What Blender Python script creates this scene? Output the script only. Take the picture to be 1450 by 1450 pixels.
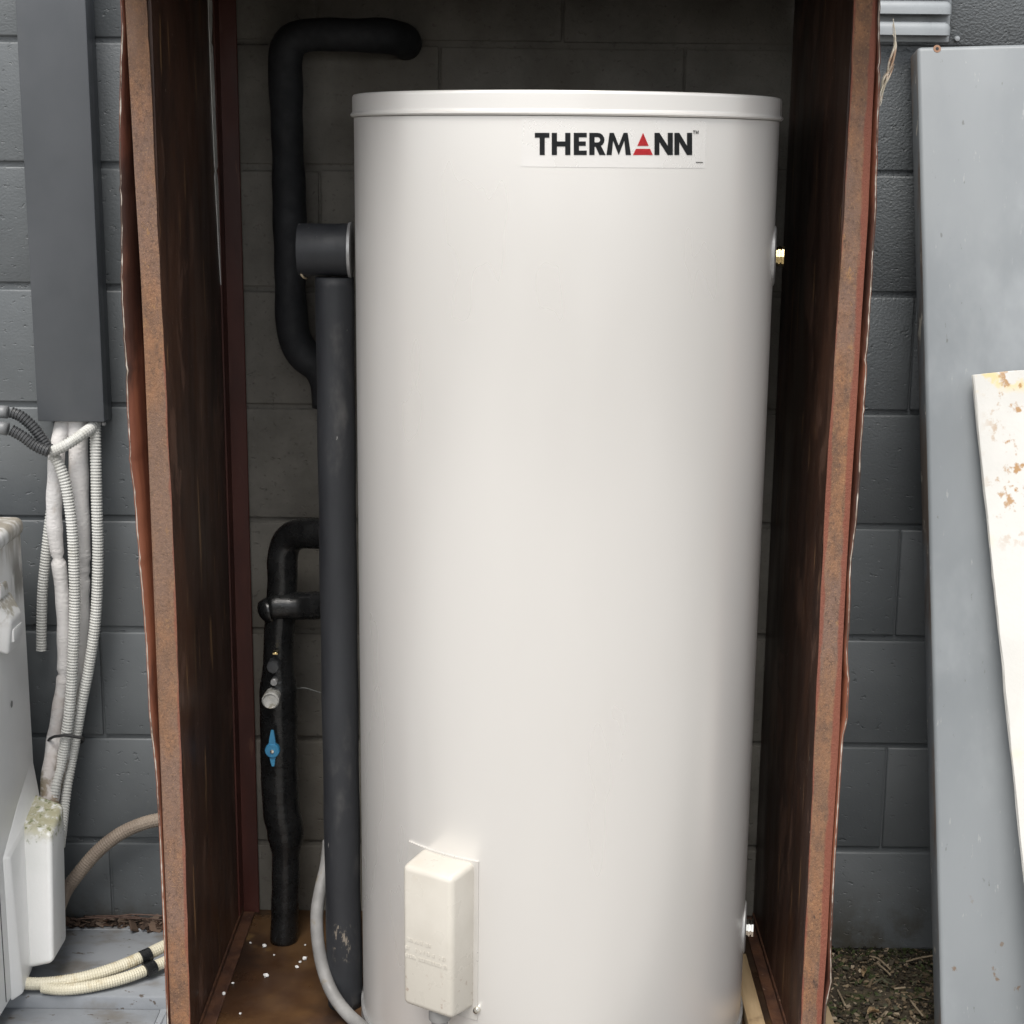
import bpy, bmesh, math, random
from mathutils import Vector, Matrix
random.seed(7)
scene = bpy.context.scene
for o in list(bpy.data.objects): bpy.data.objects.remove(o)

# ------------------------------------------------------------------ camera
F_PX, PITCH, YAW, ROLL, DIST, EYE = 2311.2, .2189, -.0042, .0100, 2.7594, 1.4339
_r0 = Vector((math.cos(YAW), -math.sin(YAW), 0)); _f0 = Vector((math.sin(YAW), math.cos(YAW), 0)); _z = Vector((0, 0, 1))
FWD = _f0*math.cos(PITCH) - _z*math.sin(PITCH)
_up = _f0*math.sin(PITCH) + _z*math.cos(PITCH)
RGT = _r0*math.cos(ROLL) + _up*math.sin(ROLL)
UPV = _up*math.cos(ROLL) - _r0*math.sin(ROLL)
EYEP = Vector((0, -DIST, EYE))
cam_d = bpy.data.cameras.new('camera'); cam = bpy.data.objects.new('camera', cam_d)
scene.collection.objects.link(cam); scene.camera = cam
m = Matrix.Identity(4)
for i in range(3):
    m[i][0] = RGT[i]; m[i][1] = UPV[i]; m[i][2] = -FWD[i]; m[i][3] = EYEP[i]
cam.matrix_world = m
cam_d.sensor_width = 36; cam_d.lens = 36*F_PX/1450; cam_d.clip_start = .05; cam_d.clip_end = 1000
def ray(px, py): return (FWD*F_PX + RGT*(px-725) - UPV*(py-725))
def aty(px, py, Y): d = ray(px, py); return EYEP + d*((Y+DIST)/d.y)
def atx(px, py, X): d = ray(px, py); return EYEP + d*(X/d.x)
def atz(px, py, Z): d = ray(px, py); return EYEP + d*((Z-EYE)/d.z)

# ------------------------------------------------------------------ light
SUN_EL, SUN_AZ = math.radians(60), math.radians(-14)      # azimuth from the camera side, negative = left
world = bpy.data.worlds.new('World'); scene.world = world; world.use_nodes = True
nt = world.node_tree; nt.nodes.clear()
wo = nt.nodes.new('ShaderNodeOutputWorld'); bg = nt.nodes.new('ShaderNodeBackground')
sky = nt.nodes.new('ShaderNodeTexSky'); sky.sky_type = 'NISHITA'; sky.sun_disc = False
sky.sun_elevation = SUN_EL; sky.sun_rotation = math.pi - SUN_AZ
sky.dust_density = 1.5; sky.air_density = 1.0; sky.ozone_density = 1.0
hs = nt.nodes.new('ShaderNodeHueSaturation'); hs.inputs['Saturation'].default_value = .16
nt.links.new(sky.outputs[0], hs.inputs['Color']); nt.links.new(hs.outputs[0], bg.inputs[0])
bg.inputs[1].default_value = .105
nt.links.new(bg.outputs[0], wo.inputs[0])
sun_d = bpy.data.lights.new('sun', 'SUN'); sun = bpy.data.objects.new('sun', sun_d); scene.collection.objects.link(sun)
sun_d.energy = 1.5; sun_d.angle = math.radians(35); sun_d.color = (1, .955, .89)
sdir = Vector((math.sin(SUN_AZ)*math.cos(SUN_EL), -math.cos(SUN_AZ)*math.cos(SUN_EL), math.sin(SUN_EL)))
sun.rotation_euler = sdir.to_track_quat('Z', 'Y').to_euler()
vs = scene.view_settings; vs.view_transform = 'Standard'; vs.look = 'None'; vs.gamma = 1; vs.exposure = 1.14
vs.use_curve_mapping = False

# ------------------------------------------------------------------ materials
def col(c): return (c[0], c[1], c[2], 1)
class NB:
    def __init__(s, name):
        s.m = bpy.data.materials.new(name); s.m.use_nodes = True; s.t = s.m.node_tree; s.t.nodes.clear()
        s.out = s.n('ShaderNodeOutputMaterial'); s.b = s.n('ShaderNodeBsdfPrincipled')
        s.l(s.b.outputs[0], s.out.inputs[0]); s.pos = s.n('ShaderNodeNewGeometry').outputs['Position']
    def n(s, k, **kw):
        q = s.t.nodes.new(k)
        for a, v in kw.items(): setattr(q, a, v)
        return q
    def l(s, a, b): s.t.links.new(a, b)
    def mapp(s, stretch, off=(0, 0, 0)):
        q = s.n('ShaderNodeMapping'); s.l(s.pos, q.inputs[0]); q.inputs['Scale'].default_value = stretch; q.inputs['Location'].default_value = off
        return q.outputs[0]
    def noise(s, scale, stretch=(1, 1, 1), detail=5, rough=.55, off=(0, 0, 0), dist=0):
        q = s.n('ShaderNodeTexNoise'); q.inputs['Scale'].default_value = scale; q.inputs['Detail'].default_value = detail
        q.inputs['Roughness'].default_value = rough; q.inputs['Distortion'].default_value = dist
        s.l(s.mapp(stretch, off), q.inputs['Vector']); return q.outputs[0]
    def rng(s, v, a, b, c=0, d=1, smooth=True):
        q = s.n('ShaderNodeMapRange'); q.interpolation_type = 'SMOOTHSTEP' if smooth else 'LINEAR'
        s.l(v, q.inputs[0])
        for i, x in enumerate((a, b, c, d)): q.inputs[i+1].default_value = x
        return q.outputs[0]
    def math(s, op, a, b=None):
        q = s.n('ShaderNodeMath', operation=op)
        for i, x in enumerate((a, b)):
            if x is None: continue
            if isinstance(x, (int, float)): q.inputs[i].default_value = x
            else: s.l(x, q.inputs[i])
        return q.outputs[0]
    def mix(s, f, a, b):
        q = s.n('ShaderNodeMix', data_type='RGBA')
        if isinstance(f, (int, float)): q.inputs[0].default_value = f
        else: s.l(f, q.inputs[0])
        for i, x in ((6, a), (7, b)):
            if isinstance(x, tuple): q.inputs[i].default_value = col(x)
            else: s.l(x, q.inputs[i])
        return q.outputs[2]
    def axis(s, i):
        q = s.n('ShaderNodeSeparateXYZ'); s.l(s.pos, q.inputs[0]); return q.outputs[i]
    def bump(s, h, strength=.5, dist=.001):
        q = s.n('ShaderNodeBump'); q.inputs['Strength'].default_value = strength; q.inputs['Distance'].default_value = dist
        s.l(h, q.inputs['Height'])
        if s.b.inputs['Normal'].is_linked: s.l(s.b.inputs['Normal'].links[0].from_socket, q.inputs['Normal'])
        s.l(q.outputs[0], s.b.inputs['Normal'])
    def fin(s, color, rough=.6, metal=0, spec=.5):
        for k, v in (('Base Color', color), ('Roughness', rough), ('Metallic', metal), ('Specular IOR Level', spec)):
            if isinstance(v, tuple): s.b.inputs[k].default_value = col(v)
            elif isinstance(v, (int, float)): s.b.inputs[k].default_value = v
            else: s.l(v, s.b.inputs[k])
        return s.m
def M(name, c1, c2, scale=8, stretch=(1, 1, 1), lo=.35, hi=.65, rough=.6, rvar=.1, metal=0, spec=.5, bump=0, bscale=300, bdist=.001, layers=(), bstretch=(1, 1, 1)):
    b = NB(name)
    c = b.mix(b.rng(b.noise(scale, stretch), lo, hi), c1, c2)
    for L in layers:
        f = b.rng(b.noise(L['scale'], L.get('stretch', (1, 1, 1)), L.get('detail', 5), L.get('r', .6), L.get('off', (0, 0, 0)), L.get('dist', 0)), L['lo'], L['hi'], 0, L.get('amt', 1))
        for (ax, a, e) in L.get('axes', ()): f = b.math('MULTIPLY', f, b.rng(b.axis(ax), a, e))
        c = b.mix(f, c, L['color'])
    r = b.rng(b.noise(scale*2.3, stretch, off=(3, 1, 7)), .3, .7, max(0, rough-rvar), min(1, rough+rvar)) if rvar else rough
    if bump: b.bump(b.noise(bscale, bstretch, 3), bump, bdist)
    return b.fin(c, r, metal, spec)

def wall_mat():
    b = NB('painted block')
    oi = b.n('ShaderNodeObjectInfo')
    paint = b.mix(b.rng(b.noise(5, detail=7), .3, .7), (.104, .114, .121), (.136, .147, .154))
    paint = b.mix(b.rng(oi.outputs['Random'], 0, 1, 0, .35), paint, (.080, .087, .091))
    # dusty scuffs and damp foot
    paint = b.mix(b.rng(b.noise(26, (1, 1, .5), 8, .72), .60, .78, 0, .5), paint, (.2, .2, .195))
    foot = b.math('MULTIPLY', b.rng(b.axis(2), .16, .0), b.rng(b.noise(14, detail=8, rough=.7), .40, .62))
    paint = b.mix(b.math('MULTIPLY', foot, .8), paint, (.055, .048, .034))
    raw = b.mix(b.rng(b.noise(7, detail=8, rough=.65), .3, .7), (.135, .127, .110), (.225, .212, .187))
    raw = b.mix(b.rng(b.noise(3.2, (1, 1, .6), 6, off=(4, 0, 2)), .48, .68, 0, .7), raw, (.10, .088, .07))
    raw = b.mix(b.rng(b.noise(120, detail=4), .60, .72, 0, .6), raw, (.09, .08, .07))
    x = b.axis(0)
    wob = b.math('ADD', x, b.rng(b.noise(18), .3, .7, -.012, .012))
    inside = b.math('MULTIPLY', b.rng(wob, -.482, -.478), b.rng(wob, .458, .452))
    c = b.mix(inside, paint, raw)
    rough = b.math('ADD', b.math('MULTIPLY', inside, .4), b.rng(b.noise(9), .3, .7, .36, .48))
    # roller stipple, stronger high up and to the right, plus pits and gouges
    side = b.rng(x, .2, .75, .3, 1)
    hi = b.math('MULTIPLY', b.rng(b.axis(2), .55, 1.5, .12, .85), side)
    st = b.math('MULTIPLY', b.noise(210, (1, 1, 1.25), 2, .5), hi)
    b.bump(st, .75, .0036)
    pit = b.rng(b.noise(58, (1, 1, 1.7), 3, .6, off=(2, 5, 1)), .29, .39)
    b.bump(pit, .6, .0026)
    b.bump(b.noise(420, detail=2), .22, .0006)
    b.bump(b.noise(9, detail=3), .4, .004)
    return b.fin(c, rough, 0, .5)
def wood_mat():
    b = NB('stained ply')
    g = b.noise(24, (1, 1, .16), 7, .68)
    c = b.mix(b.rng(g, .25, .75), (.026, .013, .0095), (.058, .028, .018))
    c = b.mix(b.rng(b.noise(5, (1, 1, .5), 6, .65, off=(1, 3, 0)), .46, .60, 0, .7), c, (.085, .038, .022))
    c = b.mix(b.rng(b.noise(7, (1, 1.2, .45), 7, .7, off=(7, 0, 3), dist=.6), .55, .60, 0, .6), c, (.155, .085, .06))
    c = b.mix(b.rng(b.noise(4, (1, 1.5, .4), 7, .7, off=(2, 2, 8), dist=.4), .54, .64, 0, .65), c, (.03, .014, .010))
    c = b.mix(b.rng(b.noise(60, (1, 1, .09), 3, .5, off=(0, 9, 2)), .655, .70, 0, .75), c, (.26, .145, .068))
    c = b.mix(b.rng(b.noise(210, (1, 1, .5), 2, .5), .72, .76, 0, .8), c, (.36, .31, .25))
    b.bump(g, .35, .0015)
    r = b.rng(b.noise(11, (1, 1, .3), 5, off=(3, 3, 3)), .3, .7, .28, .58)
    return b.fin(c, r, 0, .5)
def angle_mat(name, edges):
    b = NB(name)
    c = b.mix(b.rng(b.noise(38, (1, 1, .5), 8, .7), .34, .66), (.15, .085, .055), (.29, .145, .075))
    c = b.mix(b.rng(b.noise(11, (1, 1, .4), 6, .6, off=(3, 2, 1)), .45, .62, 0, .75), c, (.19, .125, .10))
    c = b.mix(b.rng(b.noise(190, (1, 1, .75), 6, .75), .50, .66, 0, .7), c, (.085, .052, .04))
    c = b.mix(b.rng(b.noise(420, (1, 1, .9), 3, .7, off=(1, 8, 3)), .54, .68, 0, .5), c, (.40, .235, .12))
    c = b.mix(b.rng(b.noise(48, (1, 1, .45), 6, .7, off=(6, 1, 3)), .61, .68, 0, .75), c, (.05, .034, .03))
    c = b.mix(b.rng(b.noise(55, (1, 1, .5), 7, .75, off=(9, 2, 4)), .60, .70, 0, .7), c, (.36, .20, .085))
    c = b.mix(b.rng(b.noise(2.6, (1, 1, 1), 3, .5, off=(5, 0, 9)), .40, .64, 0, .38), c, (.185, .115, .078))
    x = b.math('ADD', b.axis(0), b.rng(b.noise(24, (1, 1, .25), 6, .7), .2, .8, -.0045, .0045))
    for (a, e, amt) in edges:
        c = b.mix(b.rng(x, a, e, 0, amt), c, (.21, .066, .043))
    b.bump(b.noise(260, (1, 1, .7), 5, .75), .9, .0022)
    return b.fin(c, .74, 0, .35)
def tank_mat():
    b = NB('tank enamel')
    c = b.mix(b.rng(b.noise(3, (1, 1, .4), 4), .3, .7), (.735, .716, .69), (.755, .735, .707))
    c = b.mix(b.rng(b.noise(5, (1, 1, .25), 4, .6, off=(4, 2, 0)), .52, .8, 0, .22), c, (.62, .58, .53))
    return b.fin(c, b.rng(b.noise(7, (1, 1, .3), 3), .3, .7, .27, .35), .32, .5)
MW = wall_mat(); MWOOD = wood_mat(); MTANK = tank_mat()
MMORT = None
MANGL = angle_mat('rusty angle left', [(-.4955, -.4925, .6)])
MANGR = angle_mat('rusty angle right', [(.4395, .4365, .8), (.4585, .4625, .85)])
MRED = M('red primer steel', (.055, .016, .012), (.085, .024, .017), 14, (1, 1, .3), rough=.5, bump=.3, bscale=90,
         layers=[dict(color=(.13, .06, .04), scale=40, stretch=(1, 1, .2), lo=.62, hi=.7, amt=.7)])
MREDSHEET = M('red brown veneer', (.15, .045, .026), (.27, .095, .05), 22, (1, 1, .08), rough=.6, bump=.4, bscale=120, bstretch=(1, 1, .2),
         layers=[dict(color=(.035, .014, .010), scale=5, stretch=(1, 1, .5), lo=.46, hi=.62, amt=.9)])
MTORN = M('torn ply edge', (.24, .20, .16), (.46, .42, .37), 60, rough=.9, layers=[dict(color=(.06, .04, .03), scale=30, stretch=(1, 1, .5), lo=.53, hi=.60, amt=.95)])
MSLIT = M('torn white liner', (.62, .62, .60), (.75, .75, .72), 60, rough=.8)
MSKIN = M('grey outer paint', (.15, .16, .175), (.19, .20, .215), 6, rough=.5)
MFLOOR = M('wet ply floor', (.050, .024, .012), (.115, .062, .026), 6, rough=.42, rvar=.18, bump=.4, bscale=40,
         layers=[dict(color=(.022, .012, .008), scale=4, lo=.45, hi=.6, amt=.9), dict(color=(.22, .13, .045), scale=9, lo=.60, hi=.72, amt=.6)])
MRAIL = M('rusty floor rail', (.05, .022, .014), (.10, .045, .024), 30, rough=.6, bump=.5, bscale=120,
         layers=[dict(color=(.25, .17, .11), scale=70, lo=.66, hi=.72, amt=.8)])
MTIMB = M('pale timber', (.25, .175, .095), (.38, .28, .165), 30, (1, .12, 1), rough=.7, bump=.3, bscale=90, bstretch=(1, .2, 1),
         layers=[dict(color=(.12, .075, .04), scale=8, lo=.58, hi=.7, amt=.7)])
MLAG = M('black foam lagging', (.010, .011, .013), (.017, .018, .021), 20, rough=.72, bump=.35, bscale=220)
MTAPE = M('black vinyl tape', (.008, .0085, .009), (.014, .0145, .015), 25, rough=.27, rvar=.08, bump=.4, bscale=30, bdist=.0026, bstretch=(1, 1, 4))
MGREYLAG = M('grey foam lagging', (.0125, .0138, .0170), (.0185, .0202, .0240), 14, (1, 1, .3), rough=.62, bump=.25, bscale=260,
         layers=[dict(color=(.115, .11, .105), scale=9, stretch=(1, 1, .5), lo=.60, hi=.75, amt=.45),
                 dict(color=(.34, .29, .23), scale=150, stretch=(1, 1, .4), lo=.54, hi=.64, amt=.55, axes=[(2, .155, .168), (2, .232, .22), (0, -.292, -.284), (0, -.258, -.266)]),
                 dict(color=(.25, .24, .23), scale=130, stretch=(1, 1, .3), lo=.70, hi=.74, amt=.8)])
MHOSE = M('grey pvc hose', (.17, .167, .163), (.25, .246, .24), 20, rough=.55, bump=.2, bscale=200,
         layers=[dict(color=(.17, .135, .08), scale=22, lo=.58, hi=.70, amt=.75)])
MHOSE2 = M('dull cable', (.10, .105, .10), (.14, .145, .14), 20)
MGALV = M('galvanised disc', (.30, .30, .30), (.40, .40, .40), 40, rough=.5, metal=.5)
MBRASS = M('brass', (.62, .47, .22), (.70, .58, .34), 60, rough=.22, metal=1)
MCHROME = M('bright metal', (.68, .66, .60), (.76, .74, .68), 60, rough=.16, metal=1)
MBLUE = M('blue plastic', (.035, .19, .36), (.05, .25, .43), 40, rough=.42, layers=[dict(color=(.02, .08, .14), scale=60, lo=.6, hi=.7, amt=.6)])
MCAP = M('clear grey cap', (.40, .40, .38), (.54, .53, .50), 90, rough=.3, layers=[dict(color=(.2, .17, .10), scale=60, lo=.55, hi=.65, amt=.6)])
MCOVER = M('ivory plastic', (.51, .48, .425), (.56, .53, .475), 9, rough=.30, rvar=.05, spec=.5, bump=.08, bscale=500,
         layers=[dict(color=(.30, .22, .17), scale=85, lo=.60, hi=.67, amt=.7, axes=[(2, .31, .26)]),
                 dict(color=(.50, .44, .35), scale=12, lo=.56, hi=.72, amt=.45)])
MPLATE = M('plate paint', (.60, .58, .55), (.66, .64, .61), 9, rough=.35, metal=.4)
MSTICK = M('white label', (.742, .724, .70), (.755, .737, .712), 9, rough=.31, metal=.32)
MINK = M('black ink', (.012, .014, .016), (.016, .018, .02), 9, rough=.45)
MINKR = M('red ink', (.62, .035, .045), (.66, .045, .055), 9, rough=.45)
MDUCT = M('charcoal duct pvc', (.072, .078, .086), (.085, .091, .100), 6, rough=.42, rvar=.06, bump=.12, bscale=700,
         layers=[dict(color=(.11, .115, .12), scale=7, stretch=(1, 1, .5), lo=.5, hi=.75, amt=.5)])
MCONW = M('white conduit', (.50, .50, .475), (.60, .60, .575), 12, rough=.5, bump=.1,
         layers=[dict(color=(.33, .31, .25), scale=14, stretch=(1, 1, .5), lo=.55, hi=.72, amt=.5), dict(color=(.15, .13, .11), scale=160, lo=.70, hi=.75, amt=.5)])
MCOND = M('dark conduit', (.035, .037, .040), (.055, .057, .06), 12, rough=.45)
MCONNECT = M('grey conduit end', (.15, .155, .16), (.19, .195, .20), 12, rough=.45)
MLINE = M('white pipe insulation', (.60, .585, .575), (.69, .67, .66), 9, (1, 1, .4), rough=.85, bump=.8, bscale=90, bdist=.002, bstretch=(1, 1, 2.2),
         layers=[dict(color=(.40, .34, .29), scale=16, lo=.58, hi=.72, amt=.6),
                 dict(color=(.16, .12, .05), scale=40, lo=.44, hi=.58, amt=.9, axes=[(2, .44, .33)]),
                 dict(color=(.40, .30, .25), scale=18, lo=.42, hi=.60, amt=.3, axes=[(2, .62, .48)])])
MCREAM = M('cream conduit', (.56, .52, .40), (.64, .60, .48), 14, rough=.5, layers=[dict(color=(.36, .27, .13), scale=22, lo=.56, hi=.7, amt=.6)])
MTAN = M('tan conduit', (.21, .165, .13), (.27, .22, .175), 14, rough=.6, layers=[dict(color=(.13, .10, .08), scale=12, lo=.5, hi=.7, amt=.6)])
MAC = M('white appliance paint', (.77, .775, .765), (.82, .82, .81), 5, rough=.42, bump=.1, bscale=300,
         layers=[dict(color=(.27, .235, .18), scale=22, stretch=(1, 1, .3), lo=.38, hi=.58, amt=.9, axes=[(2, .745, .80)]),
                 dict(color=(.105, .095, .075), scale=26, stretch=(1, 1, .35), lo=.32, hi=.48, amt=.85, axes=[(2, .675, .72), (2, .80, .745), (1, -.19, -.15)]),
                 dict(color=(.45, .40, .32), scale=7, stretch=(1, 1, .3), lo=.55, hi=.75, amt=.5)])
MACMOSS = M('mossy plastic', (.76, .765, .75), (.81, .81, .80), 5, rough=.5, bump=.3, bscale=250,
         layers=[dict(color=(.36, .335, .20), scale=60, lo=.34, hi=.52, amt=.9, axes=[(2, .292, .325)]),
                 dict(color=(.50, .49, .36), scale=120, lo=.5, hi=.6, amt=.7, axes=[(2, .292, .325)]),
                 dict(color=(.18, .20, .08), scale=90, lo=.56, hi=.62, amt=.8, axes=[(2, .28, .31)]),
                 dict(color=(.25, .22, .18), scale=70, stretch=(1, 1, .4), lo=.66, hi=.72, amt=.6, axes=[(2, .2, .1)])])
MHANDLE = M('mouldy handle', (.74, .74, .72), (.79, .79, .78), 5, rough=.5, bump=.2,
         layers=[dict(color=(.34, .30, .22), scale=35, lo=.42, hi=.56, amt=.8, axes=[(2, .675, .70)])])
MDARK = M('dark recess', (.02, .02, .021), (.03, .03, .031), 9, rough=.7)
MPAD = M('grey pad', (.215, .23, .25), (.27, .285, .305), 7, rough=.6, bump=.3, bscale=120,
         layers=[dict(color=(.15, .135, .115), scale=8, stretch=(1, 2, 1), lo=.47, hi=.68, amt=.8), dict(color=(.07, .05, .035), scale=44, stretch=(1, 2, 1), lo=.64, hi=.68, amt=.9)])
MDOOR = M('grey painted door', (.205, .222, .234), (.245, .262, .274), 4, (1, 1, .5), rough=.40, rvar=.1, bump=.25, bscale=60, bstretch=(1, 1, .25),
         layers=[dict(color=(.36, .38, .395), scale=5, stretch=(1, 1, .6), lo=.50, hi=.78, amt=.55),
                 dict(color=(.46, .46, .45), scale=75, stretch=(1.6, 1, .35), lo=.66, hi=.74, amt=.45),
                 dict(color=(.09, .085, .08), scale=85, stretch=(1, 1, .3), lo=.68, hi=.73, amt=.6, off=(5, 5, 5)),
                 dict(color=(.17, .105, .06), scale=32, stretch=(1, 1, .6), lo=.66, hi=.70, amt=.8, axes=[(2, .35, .15)])])
MDOOREDGE = M('weathered door edge', (.10, .075, .06), (.17, .135, .11), 20, (1, 1, .25), rough=.75, bump=.6, bscale=90,
         layers=[dict(color=(.15, .17, .185), scale=9, stretch=(1, 1, .3), lo=.44, hi=.56, amt=.8), dict(color=(.5, .46, .38), scale=40, stretch=(1, 1, .4), lo=.62, hi=.68, amt=.8)])
MBOARD = M('white board', (.58, .57, .54), (.64, .63, .60), 6, rough=.55, bump=.25, bscale=160,
         layers=[dict(color=(.70, .55, .22), scale=34, lo=.50, hi=.62, amt=.75, axes=[(2, 1.06, 1.085)]),
                 dict(color=(.38, .20, .06), scale=44, lo=.55, hi=.64, amt=.9, axes=[(2, .80, .92), (0, .72, .77)]),
                 dict(color=(.70, .62, .42), scale=9, lo=.60, hi=.75, amt=.5)])
MBOARDEDGE = M('board edge', (.50, .49, .46), (.62, .61, .58), 50, (1, 1, .3), rough=.8, bump=.6, bscale=120)
MVENT = M('grey vent metal', (.26, .28, .295), (.31, .33, .345), 9, rough=.3, bump=.15, bscale=200, layers=[dict(color=(.4, .41, .41), scale=60, lo=.68, hi=.74, amt=.5)])
MRUST = M('rust', (.30, .17, .11), (.42, .27, .19), 60, rough=.9)
MFIB = M('dry fibre', (.50, .44, .34), (.66, .62, .54), 40, rough=.8, layers=[dict(color=(.36, .20, .11), scale=20, lo=.5, hi=.6, amt=.8)])
MSOIL = M('soil', (.036, .029, .021), (.07, .057, .04), 30, rough=.95, rvar=.03, spec=.2, bump=.9, bscale=120, bdist=.004,
         layers=[dict(color=(.035, .045, .015), scale=16, lo=.52, hi=.64, amt=.7), dict(color=(.13, .10, .06), scale=140, lo=.6, hi=.68, amt=.7)])
def chip_mat():
    b = NB('mulch chips'); oi = b.n('ShaderNodeVertexColor', layer_name='tint')
    return b.fin(oi.outputs[0], .9, 0, .2)
MCHIP = chip_mat()
MTWIG = M('dry twig', (.20, .155, .10), (.30, .24, .165), 60, rough=.9)
MLEAF = M('dead leaf', (.33, .23, .13), (.47, .35, .21), 60, rough=.8, bump=.4, bscale=200)
MFOAM = M('white foam', (.74, .74, .73), (.78, .78, .77), 60, rough=.9, bump=.5, bscale=500)
MWIRE = M('tan wire', (.42, .34, .22), (.5, .42, .29), 60, rough=.5)
MROOF = M('cabinet roof sheet', (.05, .025, .018), (.08, .04, .025), 12, rough=.7)

# ------------------------------------------------------------------ builders
COL = scene.collection
def obj(name, verts, faces, mat, parent=None, smooth=False, **props):
    me = bpy.data.meshes.new(name); me.from_pydata([tuple(v) for v in verts], [], faces); me.update()
    if smooth:
        for p in me.polygons: p.use_smooth = True
    me.materials.append(mat)
    o = bpy.data.objects.new(name, me); COL.objects.link(o)
    if parent: o.parent = parent
    for k, v in props.items(): o[k] = v
    return o
def finish(name, bm, mat, parent=None, smooth=False, angle=None, **props):
    bmesh.ops.recalc_face_normals(bm, faces=bm.faces)
    me = bpy.data.meshes.new(name); bm.to_mesh(me); bm.free()
    for m_ in (mat if isinstance(mat, (list, tuple)) else [mat]): me.materials.append(m_)
    if smooth:
        for p in me.polygons: p.use_smooth = True
        if angle: me.set_sharp_from_angle(angle=math.radians(angle))
    o = bpy.data.objects.new(name, me); COL.objects.link(o)
    if parent: o.parent = parent
    for k, v in props.items(): o[k] = v
    return o
def empty(name, label, cat, group=None, loc=(0, 0, 0)):
    o = bpy.data.objects.new(name, None); COL.objects.link(o); o.empty_display_size = .05
    o['label'] = label; o['category'] = cat
    if group: o['group'] = group
    return o
def bm_box(bm, x0, x1, y0, y1, z0, z1, bev=0, seg=2):
    r = bmesh.ops.create_cube(bm, size=1)
    vs_ = r['verts']
    for v in vs_: v.co = Vector(((x0+x1)/2+v.co.x*(x1-x0), (y0+y1)/2+v.co.y*(y1-y0), (z0+z1)/2+v.co.z*(z1-z0)))
    if bev:
        es = list({e for v in vs_ for e in v.link_edges})
        bmesh.ops.bevel(bm, geom=es, offset=bev, segments=seg, affect='EDGES', profile=.5)
def box(name, x0, x1, y0, y1, z0, z1, mat, parent=None, bev=0, seg=2, smooth=None, **props):
    bm = bmesh.new(); bm_box(bm, x0, x1, y0, y1, z0, z1, bev, seg)
    return finish(name, bm, mat, parent, bev > 0 if smooth is None else smooth, 40, **props)
def hexa(name, c, mat, parent=None, bev=0, seg=3, **props):
    """box from 8 corners: bottom loop of 4 then top loop of 4"""
    bm = bmesh.new(); v = [bm.verts.new(p) for p in c]
    for f in ((0, 1, 2, 3), (4, 5, 6, 7), (0, 1, 5, 4), (1, 2, 6, 5), (2, 3, 7, 6), (3, 0, 4, 7)): bm.faces.new([v[i] for i in f])
    if bev: bmesh.ops.bevel(bm, geom=list(bm.edges), offset=bev, segments=seg, affect='EDGES', profile=.5)
    return finish(name, bm, mat, parent, bev > 0, 50, **props)
def spline(pts, step):
    P = [Vector(p) for p in pts]; P = [P[0]*2-P[1]] + P + [P[-1]*2-P[-2]]
    dense = []
    for i in range(1, len(P)-2):
        a, b, c, d = P[i-1:i+3]
        for k in range(24):
            t = k/24
            dense.append(.5*((2*b)+(c-a)*t+(2*a-5*b+4*c-d)*t*t+(3*b-a-3*c+d)*t**3))
    dense.append(P[-2])
    out = [dense[0]]; acc = 0
    for a, b in zip(dense, dense[1:]):
        L = (b-a).length
        if L < 1e-9: continue
        while acc+L >= step:
            t = (step-acc)/L; a = a.lerp(b, t); out.append(a.copy()); L = (b-a).length; acc = 0
        acc += L
    return out
def tube_data(path, rad, seg=14, cap=True, flat=None, hollow=0):
    n = len(path); T = []
    for i in range(n):
        T.append((path[min(i+1, n-1)]-path[max(i-1, 0)]).normalized())
    nrm = T[0].orthogonal().normalized(); vs_, fs = [], []
    for i in range(n):
        nrm = (nrm - T[i]*nrm.dot(T[i])).normalized(); bn = T[i].cross(nrm)
        r = rad(i, n) if callable(rad) else rad
        for k in range(seg):
            a = 2*math.pi*k/seg; q = nrm*math.cos(a)*r + bn*math.sin(a)*r
            if flat: q = Vector((q.x*flat[0], q.y*flat[1], q.z*flat[2]))
            vs_.append(path[i]+q)
    for i in range(n-1):
        for k in range(seg):
            a = i*seg+k; b = i*seg+(k+1) % seg; fs.append((a, b, b+seg, a+seg))
    if cap:
        if hollow:
            # open end: a lip turned inwards and a short bore
            base = len(vs_); s0 = (n-1)*seg
            for k in range(seg): vs_.append(path[-1]+(vs_[s0+k]-path[-1])*hollow)
            for k in range(seg): vs_.append(path[-1]-T[-1]*.03+(vs_[s0+k]-path[-1])*hollow)
            for k in range(seg):
                k2 = (k+1) % seg
                fs.append((s0+k, s0+k2, base+k2, base+k)); fs.append((base+k, base+k2, base+seg+k2, base+seg+k))
            fs.append(tuple(base+seg+k for k in range(seg)))
        else: fs.append(tuple((n-1)*seg+k for k in range(seg)))
        fs.append(tuple(reversed(range(seg))))
    return vs_, fs
def tube(name, pts, rad, mat, parent=None, step=.01, seg=16, **kw):
    dk = {k: kw.pop(k) for k in ('flat', 'hollow') if k in kw}
    v, f = tube_data(spline(pts, step), rad, seg, **dk)
    return obj(name, v, f, mat, parent, True, **kw)
def corrugated(name, pts, r, mat, parent=None, pitch=.0052, seg=14, hollow=0, depth=.86, **props):
    prof = (1, 1, depth, depth)
    v, f = tube_data(spline(pts, pitch/4), lambda i, n: r*prof[i % 4], seg, hollow=hollow)
    return obj(name, v, f, mat, parent, False, **props)
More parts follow.
